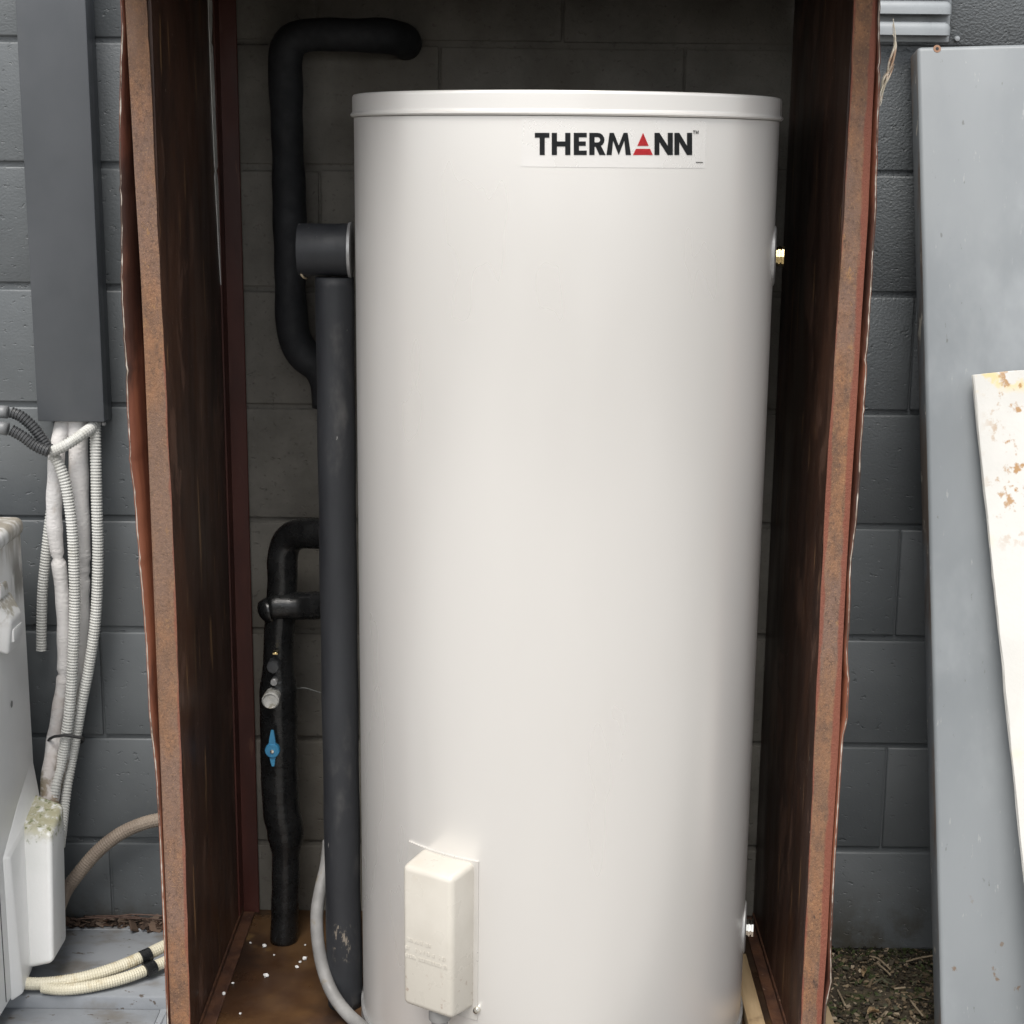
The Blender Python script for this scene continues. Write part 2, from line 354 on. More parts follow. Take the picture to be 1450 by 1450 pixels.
def lathe(name, prof, mat, center, parent=None, seg=64, axis='z', smooth=True, angle=35, **props):
    """prof: list of (radius, along)"""
    vs_, fs = [], []
    for (r, h) in prof:
        for k in range(seg):
            a = 2*math.pi*k/seg; c, s = math.cos(a)*r, math.sin(a)*r
            q = {'z': (c, s, h), 'x': (h, c, s), 'y': (c, h, s)}[axis]
            vs_.append((center[0]+q[0], center[1]+q[1], center[2]+q[2]))
    for i in range(len(prof)-1):
        for k in range(seg): fs.append((i*seg+k, i*seg+(k+1) % seg, (i+1)*seg+(k+1) % seg, (i+1)*seg+k))
    fs.append(tuple(range(seg))); fs.append(tuple((len(prof)-1)*seg+k for k in range(seg)))
    bm = bmesh.new(); V = [bm.verts.new(v) for v in vs_]
    for f in fs:
        try: bm.faces.new([V[i] for i in f])
        except ValueError: pass
    return finish(name, bm, mat, parent, smooth, angle, **props)
def interp(tab, y):
    if y <= tab[0][0]:
        (a, b), (c, d) = tab[0], tab[1]
    else:
        for (a, b), (c, d) in zip(tab, tab[1:]):
            if a <= y <= c: break
    return b+(d-b)*(y-a)/(c-a)

# ------------------------------------------------------------------ ground
def ground():
    bm = bmesh.new(); S = 300
    xs = [-S, -60, -15, -4, -2, -1] + [-.6+i*.04 for i in range(46)] + [2, 4, 15, 60, S]
    ys = [-S, -60, -15, -5, -2, -1.2, -.8] + [-.6+i*.04 for i in range(16)] + [.3, 1, 5, 20, 80, S]
    g = [[bm.verts.new((x, y, (random.uniform(-.006, .006) if .5 < x < 1.2 and -.6 < y < .01 else -.008))) for x in xs] for y in ys]
    for j in range(len(ys)-1):
        for i in range(len(xs)-1): bm.faces.new((g[j][i], g[j][i+1], g[j+1][i+1], g[j+1][i]))
    finish('ground', bm, MSOIL, None, True, kind='structure')
ground()
MBOUNCE = M('bounce slab concrete', (.27, .258, .242), (.33, .318, .30), 5, rough=.8, bump=.3, bscale=90, layers=[dict(color=(.19, .175, .155), scale=7, lo=.5, hi=.7, amt=.6)])
box('path', -3.2, 3.2, -3.6, -.74, -.09, .012, MBOUNCE, None, .004, 2, kind='structure')  # unseen slab, added in front to bounce light up onto the lower tank

# ------------------------------------------------------------------ block wall
JX = -.737
wall = empty('block_wall', 'concrete block wall painted dark grey, bare blocks inside the cabinet', 'wall')
box('mortar', -2.34, 2.06, .0055, .19, -.12, 2.6, MW, wall)
def block_mesh(w, seed):
    rnd = random.Random(seed); bm = bmesh.new(); bm_box(bm, 0, w, 0, .05, 0, .1905, .0030, 3)
    for v in bm.verts:
        v.co.z += rnd.uniform(-.0006, .0006); v.co.y += rnd.uniform(-.0003, .0003)
    me = bpy.data.meshes.new('block'); bmesh.ops.recalc_face_normals(bm, faces=bm.faces); bm.to_mesh(me); bm.free(); me.materials.append(MW)
    for p in me.polygons: p.use_smooth = True
    me.set_sharp_from_angle(angle=math.radians(50))
    return me
BM_ = [block_mesh(.3968, s) for s in range(5)]
for r in range(13):
    x = JX - 1.6 + (.2 if r % 2 else 0) + .0016
    for k in range(11):
        o = bpy.data.objects.new('block', BM_[random.randrange(5)]); COL.objects.link(o); o.parent = wall
        o.location = (x + k*.4, random.uniform(-.0012, .0006), r*.2+.00475+random.uniform(-.0012, .0012)); o.rotation_euler = (0, random.uniform(-.002, .002), 0)

# ------------------------------------------------------------------ cabinet
LX, RX, FY, ZT, ZB = -.496, .436, -.50, 1.676, .05
cab = empty('cabinet', 'open rusty steel and brown plywood cabinet around the water heater', 'cabinet')
box('side_panel', LX-.005, LX, FY+.003, -.008, ZB, ZT, MWOOD, cab)
box('side_panel', RX, RX+.005, FY+.003, -.008, ZB, ZT, MWOOD, cab)
box('roof_panel', LX-.04, RX+.04, FY-.16, -.004, ZT+.002, ZT+.02, MROOF, cab)  # roof is out of view; its forward overhang is lengthened to shade the interior
box('floor_panel', LX-.03, RX+.03, FY-.16, -.004, ZB, .07, MFLOOR, cab)
def angle_post(name, x0, x1, xleg0, xleg1, y0, y1, yleg, mat, z0, z1, wob=0):
    bm = bmesh.new(); bm_box(bm, x0, x1, y0, y1, z0, z1, .0012, 1); bm_box(bm, xleg0, xleg1, y1-.0004, yleg, z0, z1)
    return finish(name, bm, mat, cab, True, 30)
# front angles: 30 mm flange facing out, leg running back outside the ply
def front_flange(name, tab_in, tab_out, mat, sign):
    """front flange whose two edges follow the slightly bent steel"""
    vs_, fs = [], []; N = 60
    for i in range(N+1):
        py = -28 + i*(1568/N)
        a = aty(interp(tab_in, py), py, FY-.003); b = aty(interp(tab_out, py), py, FY-.003)
        z = a.z
        j = random.uniform(-.0006, .0006)
        vs_ += [(a.x+j, FY-.003, z), (b.x, FY-.003, z), (b.x, FY, z), (a.x+j, FY, z)]
    for i in range(N):
        for k in range(4):
            p, q = i*4+k, i*4+(k+1) % 4; fs.append((p, q, q+4, p+4))
    fs += [(0, 1, 2, 3), (N*4+3, N*4+2, N*4+1, N*4)]
    bm = bmesh.new(); V = [bm.verts.new(v) for v in vs_]
    for f in fs: bm.faces.new([V[i] for i in f])
    xo = sum(v[0] for v in vs_[1::4])/(N+1)
    bm_box(bm, min(xo, xo-.003*sign)+.0, max(xo, xo-.003*sign), FY-.0003, FY+.03, ZB, ZT)
    return finish(name, bm, mat, cab, False)
LIN = [(0, 207), (128, 214), (299, 222), (470, 231), (598, 237), (712, 243), (863, 249), (1000, 253.5), (1171, 261), (1372, 267), (1450, 269), (1540, 272)]
LOUT = [(0, 177), (128, 184), (256, 191), (385, 199), (556, 207), (666, 212), (803, 218), (924, 224), (1000, 226), (1171, 231), (1310, 237), (1450, 242), (1540, 246)]
RIN = [(0, 1210), (116, 1205), (309, 1195), (463, 1185), (560, 1179), (667, 1171), (794, 1165), (1000, 1155.5), (1155, 1149), (1310, 1141), (1450, 1134), (1540, 1129)]
ROUT = [(0, 1240), (116, 1237), (309, 1229), (463, 1219), (560, 1214), (667, 1207), (794, 1199), (921, 1193), (1047, 1188), (1217, 1177), (1341, 1171), (1434, 1164), (1540, 1158)]
front_flange('front_angle', LIN, LOUT, MANGL, -1)
front_flange('front_angle', RIN, ROUT, MANGR, 1)
angle_post('back_angle', LX, LX+.031, LX+.0003, LX+.003, -.014, -.011, -.055, MRED, ZB, ZT)
# floor rails: angle lying along the foot of each side
for (a, b, c) in ((LX+.0005, LX+.0035, LX+.024), (RX-.0005, RX-.0035, RX-.022)):
    bm = bmesh.new(); bm_box(bm, min(a, b), max(a, b), FY+.004, -.02, .072, .083); bm_box(bm, min(b, c), max(b, c), FY+.004, -.02, .0705, .0745, .0008, 1)
    finish('floor_rail', bm, MRAIL, cab, True, 40)
# outer veneer sheets that stand proud of the steel, with a broken pale edge
def outer_sheet(tab_edge, side_tab, sign, mat, yf):
    N = 200; jit = 0; C_ = 7; vs_, fs, ev, ef = [], [], [], []
    for i in range(N+1):
        py = -28 + i*(1558/N)
        jit = .75*jit+random.uniform(-.45, .45); px = interp(tab_edge, py)+jit+(random.uniform(-1.5, 1.5) if random.random() < .06 else 0)
        e = aty(px, py, yf); z = e.z; x_side = aty(interp(side_tab, py), py, FY).x + sign*.0012
        e.x = max(e.x, x_side+.0008) if sign > 0 else min(e.x, x_side-.0008)
        for c in range(C_):
            t = c/(C_-1); y = yf+(-.012-yf)*t
            x = x_side + (e.x-x_side)*max(0, 1-t*2.2)**1.6
            vs_.append((x, y, z))
        w = random.choice((.0003, .0004, .0006, .0009)); e.x += sign*.0012; ev += [(e.x-w, yf-.0012, z), (e.x+w, yf-.0012, z), (e.x+w, yf-.0002, z), (e.x-w, yf-.0002, z)]
    M_ = (N+1)*C_
    vs_ += [(x+sign*.003, y, z) for (x, y, z) in vs_]
    for i in range(N):
        for c in range(C_-1):
            a = i*C_+c; fs.append((a, a+1, a+C_+1, a+C_)); fs.append((M_+a, M_+a+C_, M_+a+C_+1, M_+a+1))
        a = i*C_; fs.append((a, a+C_, M_+a+C_, M_+a)); a += C_-1; fs.append((a, M_+a, M_+a+C_, a+C_))
        for k in range(4):
            p, q = i*4+k, i*4+(k+1) % 4; ef.append((p, q, q+4, p+4))
    s = obj('outer_sheet', vs_, fs, mat, cab, True); s.data.materials.append(MSKIN)
    for p in s.data.polygons:
        if min(p.vertices) >= M_: p.material_index = 1
    obj('torn_edge', ev, ef, MTORN, s)
LEDGE = [(0, 177), (60, 174), (150, 172), (300, 173.5), (430, 175.5), (480, 179), (530, 182), (560, 182), (651, 187), (718, 194), (833, 203), (909, 209), (1000, 213.5), (1078, 221), (1171, 228), (1248, 234), (1372, 240), (1450, 242), (1540, 245)]
REDGE = [(0, 1243), (116, 1243), (309, 1237), (463, 1228), (560, 1222), (730, 1211), (794, 1203), (921, 1198), (970, 1200), (1020, 1198), (1047, 1191), (1124, 1186), (1217, 1180), (1341, 1174), (1390, 1175), (1434, 1166), (1540, 1162)]
outer_sheet(LEDGE, LOUT, -1, MREDSHEET, FY-.006)
outer_sheet(REDGE, ROUT, 1, MREDSHEET, FY-.006)
# split liner along the back of the left side
vs_, fs = [], []
sl = [(0, 295, 300), (40, 296, 300), (60, 297, 299), (66, 297, 301), (110, 298.5, 303), (170, 301, 305), (236, 304, 308), (242, 305, 306), (250, 304, 308), (300, 307, 311), (360, 310, 313), (405, 313, 315), (428, 314.5, 315)]
for py, a, b in sl:
    for px in (a, b):
        p = atx(px, py, LX+.0012); vs_ += [(LX+.0004, p.y, p.z), (LX+.0018, p.y, p.z)]
for i in range(len(sl)-1):
    a = i*4
    for q in ((0, 1, 5, 4), (1, 3, 7, 5), (3, 2, 6, 7), (2, 0, 4, 6)): fs.append(tuple(a+k for k in q))
fs += [(0, 1, 3, 2), tuple(4*(len(sl)-1)+k for k in (0, 2, 3, 1))]
obj('split_liner', vs_, fs, MSLIT, cab)

# bearers and timber
box('timber_bearer', LX+.01, .524, -.40, -.285, -.008, .0495, MTIMB, None, .003, label='pale timber bearer under the cabinet with its end sticking out over the soil', category='timber')
box('timber_batten', .3705, .398, -.47, -.19, .0705, .092, MTIMB, None, .002, label='pale timber batten on the cabinet floor between tank and side panel', category='timber')

# ------------------------------------------------------------------ water heater
TX, TY, TR = .062, -.335, .305
tank = empty('water_heater', 'tall cylindrical off-white hot water tank standing inside the brown cabinet', 'water heater')
lathe('body', [(TR-.012, .070), (TR-.002, .071), (TR, .076), (TR, 1.475)], MTANK, (TX, TY, 0), tank, 160)
lathe('lid', [(TR-.004, 1.4755), (TR+.003, 1.476), (TR+.0048, 1.478), (TR+.0048, 1.480), (TR+.003, 1.482), (TR+.0022, 1.4832), (TR+.0022, 1.4842), (TR+.0022, 1.5025), (TR+.0022, 1.5035), (TR+.0008, 1.5062), (TR-.002, 1.507), (TR-.004, 1.507), (.02, 1.5072)], MTANK, (TX, TY, 0), tank, 160)
lathe('base_ring', [(TR+.001, .0705), (TR+.0035, .071), (TR+.0035, .094), (TR+.001, .096)], MGALV, (TX, TY, 0), tank, 160)
def tankhit(px, py, r):
    d = ray(px, py); ox, oy = EYEP.x-TX, EYEP.y-TY
    a = d.x*d.x+d.y*d.y; b = ox*d.x+oy*d.y; c = ox*ox+oy*oy-r*r
    return EYEP+d*((-b-math.sqrt(b*b-a*c))/a)
def on_tank(theta, z, r): return (TX+r*math.sin(theta), TY-r*math.cos(theta), z)
def tank_patch(name, th0, th1, z0, z1, r0, r1, mat, parent, n=24):
    vs_, fs = [], []
    for i in range(n+1):
        th = th0+(th1-th0)*i/n
        vs_ += [on_tank(th, z0, r0), on_tank(th, z1, r0), on_tank(th, z1, r1), on_tank(th, z0, r1)]
    for i in range(n):
        for k in range(4): p, q = i*4+k, i*4+(k+1) % 4; fs.append((p, q, q+4, p+4))
    fs += [(0, 1, 2, 3), (n*4+3, n*4+2, n*4+1, n*4)]
    bm = bmesh.new(); V = [bm.verts.new(v) for v in vs_]
    for f in fs: bm.faces.new([V[i] for i in f])
    return finish(name, bm, mat, parent, True, 40)
D2R = math.pi/180
sticker = tank_patch('brand_sticker', -12.1*D2R, 35.2*D2R, 1.412, 1.471, TR-.0005, TR+.0004, MSTICK, tank, 40)
# lettering, laid out in a flat artwork and wrapped onto the cylinder
def art(polys, name, mat, r=TR+.0010, parent=None):
    vs_, fs = [], []
    for P in polys:
        b = len(vs_)
        for (u, v) in P: vs_.append(tankhit(720+u/3.625, 150+v/3.625, r))
        fs.append(tuple(range(b, b+len(P))))
    bm = bmesh.new(); V = [bm.verts.new(v) for v in vs_]
    for f in fs: bm.faces.new([V[i] for i in f])
    bmesh.ops.solidify(bm, geom=list(bm.faces), thickness=.0004)
    return finish(name, bm, mat, parent or sticker)
def rc(x0, x1, y0, y1): return [(x0, y0), (x1, y0), (x1, y1), (x0, y1)]
T0, B0 = 138, 252
art([rc(135, 160, T0, 163), rc(160, 186, T0, 163), rc(186, 210, T0, 163), rc(160, 186, 163, B0)], 'letter_t', MINK)
art([rc(222, 249, T0, B0), rc(249, 270, 182, 208), rc(270, 291, 182, 208), rc(291, 318, T0, B0)], 'letter_h', MINK)
art([rc(335, 362, T0, B0), rc(362, 402, T0, 161), rc(362, 397, 182, 205), rc(362, 402, 229, B0)], 'letter_e', MINK)
R_ = [rc(415, 442, T0, B0), rc(442, 458, T0, 160), rc(442, 458, 187, 210)]
for i in range(8):
    a0, a1 = -math.pi/2+math.pi*i/8, -math.pi/2+math.pi*(i+1)/8
    R_.append([(458+13*math.cos(a0), 173.5+13.5*math.sin(a0)), (458+35*math.cos(a0), 174+36*math.sin(a0)), (458+35*math.cos(a1), 174+36*math.sin(a1)), (458+13*math.cos(a1), 173.5+13.5*math.sin(a1))])
R_.append([(448, 210.5), (476, 206.5), (499, B0), (467, B0)])
art(R_, 'letter_r', MINK)
art([[(519, T0), (541, T0), (530, B0), (503, B0)], [(541, T0), (566, 203), (566, B0), (537, 178)], [(566, 203), (591, T0), (595, 178), (566, B0)], [(591, T0), (612, T0), (629, B0), (602, B0)]], 'letter_m', MINK)
art([[(691, T0), (720, 205), (662, 205)], [(655, 220), (727, 220), (741, B0), (639, B0)]], 'letter_a', MINKR)
for s in (0, 1):
    x0 = 750+102*s; w = 94-3*s
    art([rc(x0, x0+25, T0, B0), [(x0+25, T0), (x0+w-26, 205), (x0+w-26, B0), (x0+25, 185)], rc(x0+w-26, x0+w, T0, B0)], 'letter_n', MINK)
art([rc(947, 960, 126, 129), rc(952, 955, 129, 144), rc(962, 964.5, 126, 144), [(964.5, 126), (969, 138), (969, 144), (964.5, 132)], [(969, 138), (973.5, 126), (973.5, 132), (969, 144)], rc(973.5, 976, 126, 144)], 'trade_mark', MINK)
tiny = [rc(964+i*6, 964+i*6+4.2, 287+(i % 2), 293) for i in range(6)]
art(tiny, 'fine_print', MINK)

# element cover
ec = empty('element_cover', '', ''); del ec['label'], ec['category']; ec.parent = tank
TH = -31.5*D2R
tank_patch('cover_plate', -45*D2R, -21.7*D2R, .206, .452, TR-.001, TR+.0022, MPLATE, ec, 16)
def cover_box():
    bm = bmesh.new(); n = 8; L0, L1 = [], []
    # cross-section in plan: follows the drum at the back, flat at the front
    half, depth = .046, .050
    c, s = math.cos(TH), math.sin(TH)
    def W(u, v, z): return (TX+u*c+(TR+v)*s, TY+u*s-(TR+v)*c, z)   # u along tangent, v outwards
    pts = [(-half, -.012), (-half+.003, depth), (half-.003, depth), (half, -.012)]
    zb, zt = .222, .4505
    lo = [bm.verts.new(W(u, v, zb+(0 if v < 0 else .006))) for u, v in pts]
    hi = [bm.verts.new(W(u, v, zt-(0 if v < 0 else .006))) for u, v in pts]
    bm.faces.new(lo); bm.faces.new(hi)
    for i in range(4): bm.faces.new((lo[i], lo[(i+1) % 4], hi[(i+1) % 4], hi[i]))
    bmesh.ops.bevel(bm, geom=list(bm.edges), offset=.009, segments=5, affect='EDGES', profile=.5)
    o = finish('cover_box', bm, MCOVER, ec, True, 60)
    # raised lettering too worn to read
    bm = bmesh.new(); rnd = random.Random(3)
    for row, (z, u0, u1) in enumerate(((.330, -.034, .006), (.3165, -.037, .033), (.3045, -.037, .033))):
        u = u0
        while u < u1:
            w = rnd.uniform(.0016, .0042); h = .0052
            if rnd.random() < .82:
                k = rnd.randrange(3)
                q0 = len(bm.verts)
                cs = [(u, z), (u+w*.8, z), (u+w*.8, z+h*(1 if k else .55)), (u, z+h)]
                v = [bm.verts.new(W(a, depth-.0006, b)) for a, b in cs]+[bm.verts.new(W(a, depth+.0007, b)) for a, b in cs]
                for f in ((4, 5, 6, 7), (0, 1, 5, 4), (1, 2, 6, 5), (2, 3, 7, 6), (3, 0, 4, 7)): bm.faces.new([v[i] for i in f])
            u += w
    finish('raised_lettering', bm, MCOVER, o)
    p = W(0.0515, -.0005, .2225); 
    lathe('screw', [(.0046, -.004), (.005, .001), (.004, .003), (.0015, .0038)], MCHROME, (0, 0, 0), ec, 16, 'z')
    sc = [q for q in ec.children if q.name.startswith('screw')][-1]
    nrm = Vector((s, -c, 0)); sc.matrix_world = Matrix.Translation(Vector(p)) @ nrm.to_track_quat('Z', 'Y').to_matrix().to_4x4()
    g = W(0.006, .026, .196)
    lathe('cable_gland', [(.012, 0), (.012, .018), (.016, .019), (.016, .04)], MHOSE, (g[0], g[1], g[2]-.006), ec, 20, 'z')
cover_box()
# side fittings
def flange(x, z, r, sgn, name='pipe_flange'):
    return lathe(name, [(r, 0), (r*.98, sgn*.004), (r*.8, sgn*.0065), (r*.3, sgn*.008)], MGALV, (x, TY, z), tank, 40, 'x')
flange(TX-TR+.004-.0105, 1.286, .0415, -1)
def side_port(z, R0, mat):
    M4 = Matrix.Translation((TX, TY, z)) @ Matrix.Rotation(math.radians(-9), 4, 'Z')
    a = lathe('pipe_flange', [(R0, -.003), (R0*.99, .0012), (R0*.9, .0028), (R0*.3, .0034)], MGALV, (TR, 0, 0), tank, 40, 'x'); a.matrix_world = M4
    b = lathe('outlet_fitting', [(.0125, 0), (.0125, .003), (.0145, .0035), (.0145, .006), (.012, .0065), (.012, .008), (.0145, .0085), (.0145, .0115), (.009, .012)], mat, (TR+.003, 0, 0), tank, 8, 'x', True, 20); b.matrix_world = M4
side_port(1.287, .043, MBRASS); side_port(.238, .041, MCHROME)

# ------------------------------------------------------------------ pipes at the tank's left
lv = empty('outlet_lagging', 'charcoal foam collar and long grey lagged pipe running down the tank side', 'pipe')
lathe('collar', [(.030, -.0755), (.0375, -.0757), (.038, -.074), (.038, -.001), (.037, 0)], MGREYLAG, (TX-TR-.0085, TY, 1.2865), lv, 40, 'x')
o = tube('lagged_pipe', [(-.2755, TY-.0, 1.2465), (-.2758, TY, 1.1), (-.276, TY, .7), (-.2755, TY, .3), (-.274, TY, .0705)], lambda i, n: .0285+.0005*math.sin(i*.37), MGREYLAG, lv, .012, 28)
lathe('band', [(.0385, 0), (.0385, .009)], MGREYLAG, (TX-TR-.023, TY, 1.2865), lv, 40, 'x')
tube('tan_wire', [aty(431, 366, -.32), aty(425, 363, -.335), aty(422, 372, -.345), aty(424, 383, -.35), aty(429, 392, -.345), aty(434, 394, -.32)], .0016, MWIRE, None, .004, 8, label='small loop of tan wire at the end of the charcoal collar', category='wire')
def px(pts, Y): return [aty(a, b, (c[0] if c else Y)) for (a, b, *c) in pts]
tube('hot_water_pipe', px([(575, 62, .004), (568, 56, -.03), (545, 51, -.06), (505, 50), (460, 49), (430, 51), (412, 60), (404, 82), (405, 130), (407, 200), (410, 300), (411, 400), (413, 450), (418, 480), (431, 503, -.08), (450, 520, -.085), (461, 540, -.09), (463, 560, -.09), (463, 582, -.09)], -.075),
     lambda i, n: .0265+.0011*math.sin(i*.23)+.0006*math.sin(i*.71), MLAG, None, .008, 24, label='thick black lagged pipe bent from the back wall down behind the tank', category='pipe')
cw = empty('cold_water_pipe', 'black taped pipe with valves rising from the floor and looping to the tank', 'pipe')
tube('riser', px([(402, 1332), (404, 1280), (405, 1220), (404, 1175), (399, 1150), (396, 1100), (395, 1040), (394, 960), (395, 900), (398, 865), (400, 820), (400, 790), (406, 768), (420, 757, -.13), (440, 755, -.15), (470, 756, -.17)], -.12),
     lambda i, n: (.0243 if i < 21 else .0243+.0077*min(1, (i-21)/4) if i < 25 else (.032 if i < 58 else max(.0255, .032-(i-58)*.0011)))+.0003*math.sin(i*.9), MTAPE, cw, .008, 24)
tube('branch', px([(384, 858), (400, 857), (425, 858), (455, 857, -.15), (480, 857, -.17)], -.135), lambda i, n: .0235+.0005*math.sin(i*1.1), MTAPE, cw, .006, 20)
tube('tape_bulge', px([(371, 850), (378, 860), (384, 868), (390, 884)], -.128), lambda i, n: .003+.016*math.sin(math.pi*(i+.5)/n)**.6, MTAPE, cw, .005, 16)
vz = aty(386, 1062, -.172)
vh = empty('valve_handle', '', ''); del vh['label'], vh['category']; vh.parent = cw
lathe('hub', [(.0125, .004), (.0125, -.004), (.011, -.006), (.004, -.0062)], MBLUE, vz, vh, 24, 'y')
def wing(dz, L, w):
    b = [(-w, 0), (w, 0), (w*.75, L*.5), (w*.45, L), (-w*.3, L), (-w*.7, L*.5)]
    vs_ = [(vz.x+x, vz.y+y, vz.z+dz*(.009+h)) for y in (-.003, .002) for x, h in b]
    n = len(b); fs = [tuple(range(n)), tuple(range(2*n-1, n-1, -1))]+[(i, (i+1) % n, n+(i+1) % n, n+i) for i in range(n)]
    obj('wing', vs_, fs, MBLUE, vh)
wing(1, .026, .0062); wing(-1, .019, .0055)
lathe('screw', [(.0032, -.006), (.0032, -.0078), (.001, -.0082)], MCHROME, vz, vh, 12, 'y')
lathe('stem', [(.008, .004), (.008, .03)], MDARK, vz, vh, 12, 'y')
q = aty(384, 990, -.172)
lathe('relief_cap', [(.0135, .02), (.0145, .0), (.0145, -.008), (.0125, -.0105), (.0118, -.008), (.004, -.008)], MCAP, q, cw, 28, 'y')
lathe('relief_body', [(.010, .03), (.010, .021)], MGALV, (q.x, q.y, q.z), cw, 20, 'y')
q = aty(387, 944, -.162); lathe('check_valve', [(.0115, .02), (.0115, -.003), (.0095, -.006), (.003, -.0065)], MCOND, q, cw, 8, 'y', True, 20)
for a in (.6, 2.17):
    pass
q = aty(390, 925, -.163); box('brass_nut', q.x-.0048, q.x+.0048, q.y-.003, q.y+.012, q.z-.0022, q.z+.0022, MBRASS, cw, .0008, 1)
q = aty(388, 966, -.165); lathe('relief_neck', [(.006, .02), (.006, -.002), (.005, -.003)], MGALV, q, cw, 12, 'y')
tube('thin_cable', px([(418, 976), (430, 974), (445, 978), (465, 985)], -.09), .0012, MHOSE2, None, .006, 8, label='thin dull cable crossing the bare blocks behind the grey pipe', category='cable')
tube('drain_hose', [aty(466, 1190, -.27), aty(462, 1225, -.285), aty(455, 1255, -.305), aty(449, 1290, -.32), aty(450, 1330, -.335), aty(457, 1370, -.35), aty(470, 1405, -.372), aty(489, 1432, -.40), aty(514, 1455, -.44), aty(545, 1478, -.5), aty(585, 1500, -.57)],
     .0105, MHOSE, None, .008, 18, label='pale grey hose curving round the foot of the grey lagged pipe', category='hose')
# foam crumbs
def crumb(px_, py_, s):
    bm = bmesh.new(); bmesh.ops.create_icosphere(bm, subdivisions=2, radius=s)
    p = atz(px_, py_, .0705+s*.55)
    for v in bm.verts: k = 1+.45*math.sin(v.co.x*2100/s*.003+px_)*math.cos(v.co.y*1.9/s+py_); v.co = Vector((v.co.x*k*random.uniform(.8, 1.2), v.co.y*k*random.uniform(.8, 1.2), v.co.z*random.uniform(.5, .85)))+p
    finish('foam_crumb', bm, MFOAM, None, False, label='tiny white foam crumb on the damp cabinet floor', category='crumb', group='foam crumbs on the cabinet floor')
for a, b, s in ((374, 1339, .0042), (377, 1381, .0046), (431, 1357, .0044), (421, 1369, .0032), (425, 1362, .0024), (330, 1392, .0022), (355, 1335, .002), (432, 1338, .002), (340, 1435, .0022), (388, 1352, .0018)): crumb(a, b, s)
for a, b, s in ((317, 1407, .0032),):
    bm = bmesh.new(); bmesh.ops.create_icosphere(bm, subdivisions=2, radius=s); p = atz(a, b, .0745+s*.5)
    for v in bm.verts: v.co = v.co*random.uniform(.75, 1.15)+p
    finish('foam_crumb', bm, MFOAM, None, label='tiny white foam crumb lying on the rusty floor rail', category='crumb', group='foam crumbs on the cabinet floor')

# ------------------------------------------------------------------ left wall: duct, conduits
duct = empty('line_duct', 'charcoal rectangular duct cover fixed upright on the block wall', 'duct')
dx0, dx1, dy = -.8065, -.6945, -.066; dzb = .981
box('cover', dx0, dx1, dy, dy+.03, dzb, 2.4, MDUCT, duct, .0025, 2)
box('base', dx0+.003, dx1-.003, dy+.0302, -.0015, dzb-.004, 2.4, MDUCT, duct, .001, 1)
q = aty(149, 598, -.05); lathe('screw', [(.0035, 0), (.0035, .004), (.002, .006)], MHOSE, (dx1-.004, dy+.012, dzb-.007), duct, 12, 'z')
LNS = 'air-conditioning conduits below the duct'
tube('insulated_line', px([(92, 588, -.034), (88, 606, -.04), (82, 630, -.05), (79, 660), (77, 700), (77, 740), (80, 775), (85, 812), (87, 832), (88, 842), (90, 870), (91, 920), (90, 960), (84, 1000), (79, 1030), (76, 1046), (72, 1075, -.085), (67, 1110, -.1), (66, 1145, -.115), (66, 1165, -.13)], -.055),
     lambda i, n: (.0135 if i < 26 else .0122)-(.004 if abs(i-31) < 1 or abs(i-57) < 1 else 0)+.0006*math.sin(i*.8), MLINE, None, .008, 18, label='white foam-wrapped line with mouldy lower end, under the duct', category='pipe', group=LNS)
tube('insulated_line', px([(110, 588, -.036), (111, 640), (112, 700), (114, 760), (116, 805), (117, 832), (116, 842), (116, 880), (113, 930), (107, 980), (99, 1030), (91, 1060, -.06), (80, 1100, -.085), (72, 1135, -.11), (70, 1160, -.13)], -.04),
     lambda i, n: (.0168 if i < 32 else .0135)-(.003 if abs(i-35) < 1 else 0)+.0006*math.sin(i*.6), MLINE, None, .008, 18, label='wide clean white foam-wrapped line hanging straight from the duct', category='pipe', group=LNS)
corrugated('conduit', px([(135, 588, -.035), (135, 620, -.05), (137, 712), (138.5, 760), (138.5, 803), (137, 850), (133.5, 894), (125, 950), (115, 1000), (108, 1040), (101, 1078), (95, 1110, -.075), (91, 1140, -.09), (88, 1168, -.115), (84, 1200, -.15)], -.06), .0098, MCONW, None,
     label='long white corrugated conduit bowing out beside the wide white line', category='conduit', group=LNS)
corrugated('conduit', px([(73, 644), (80, 651), (90, 675), (96, 700), (102, 745), (105, 803), (106, 863), (103, 939), (99, 1000), (94, 1040), (87, 1078), (79, 1110, -.10), (74, 1140, -.115), (72, 1165, -.14)], -.082), .0098, MCONW, None,
     label='white corrugated conduit running from the dark conduit ends to the valve cover', category='conduit', group=LNS)
corrugated('conduit', px([(73, 720), (69, 750), (65, 788), (60.5, 833), (59, 880), (58.5, 921)], -.04), .0092, MCONW, None, hollow=.8,
     label='short white corrugated conduit hanging with its open end cut off', category='conduit', group=LNS)
corrugated('conduit', px([(137, 590, -.03), (132, 603, -.05), (115, 616, -.078), (97, 628), (82, 636), (70, 641)], -.09), .0098, MCONW, None,
     label='white corrugated conduit slanting from the duct mouth to the dark conduits', category='conduit', group=LNS)
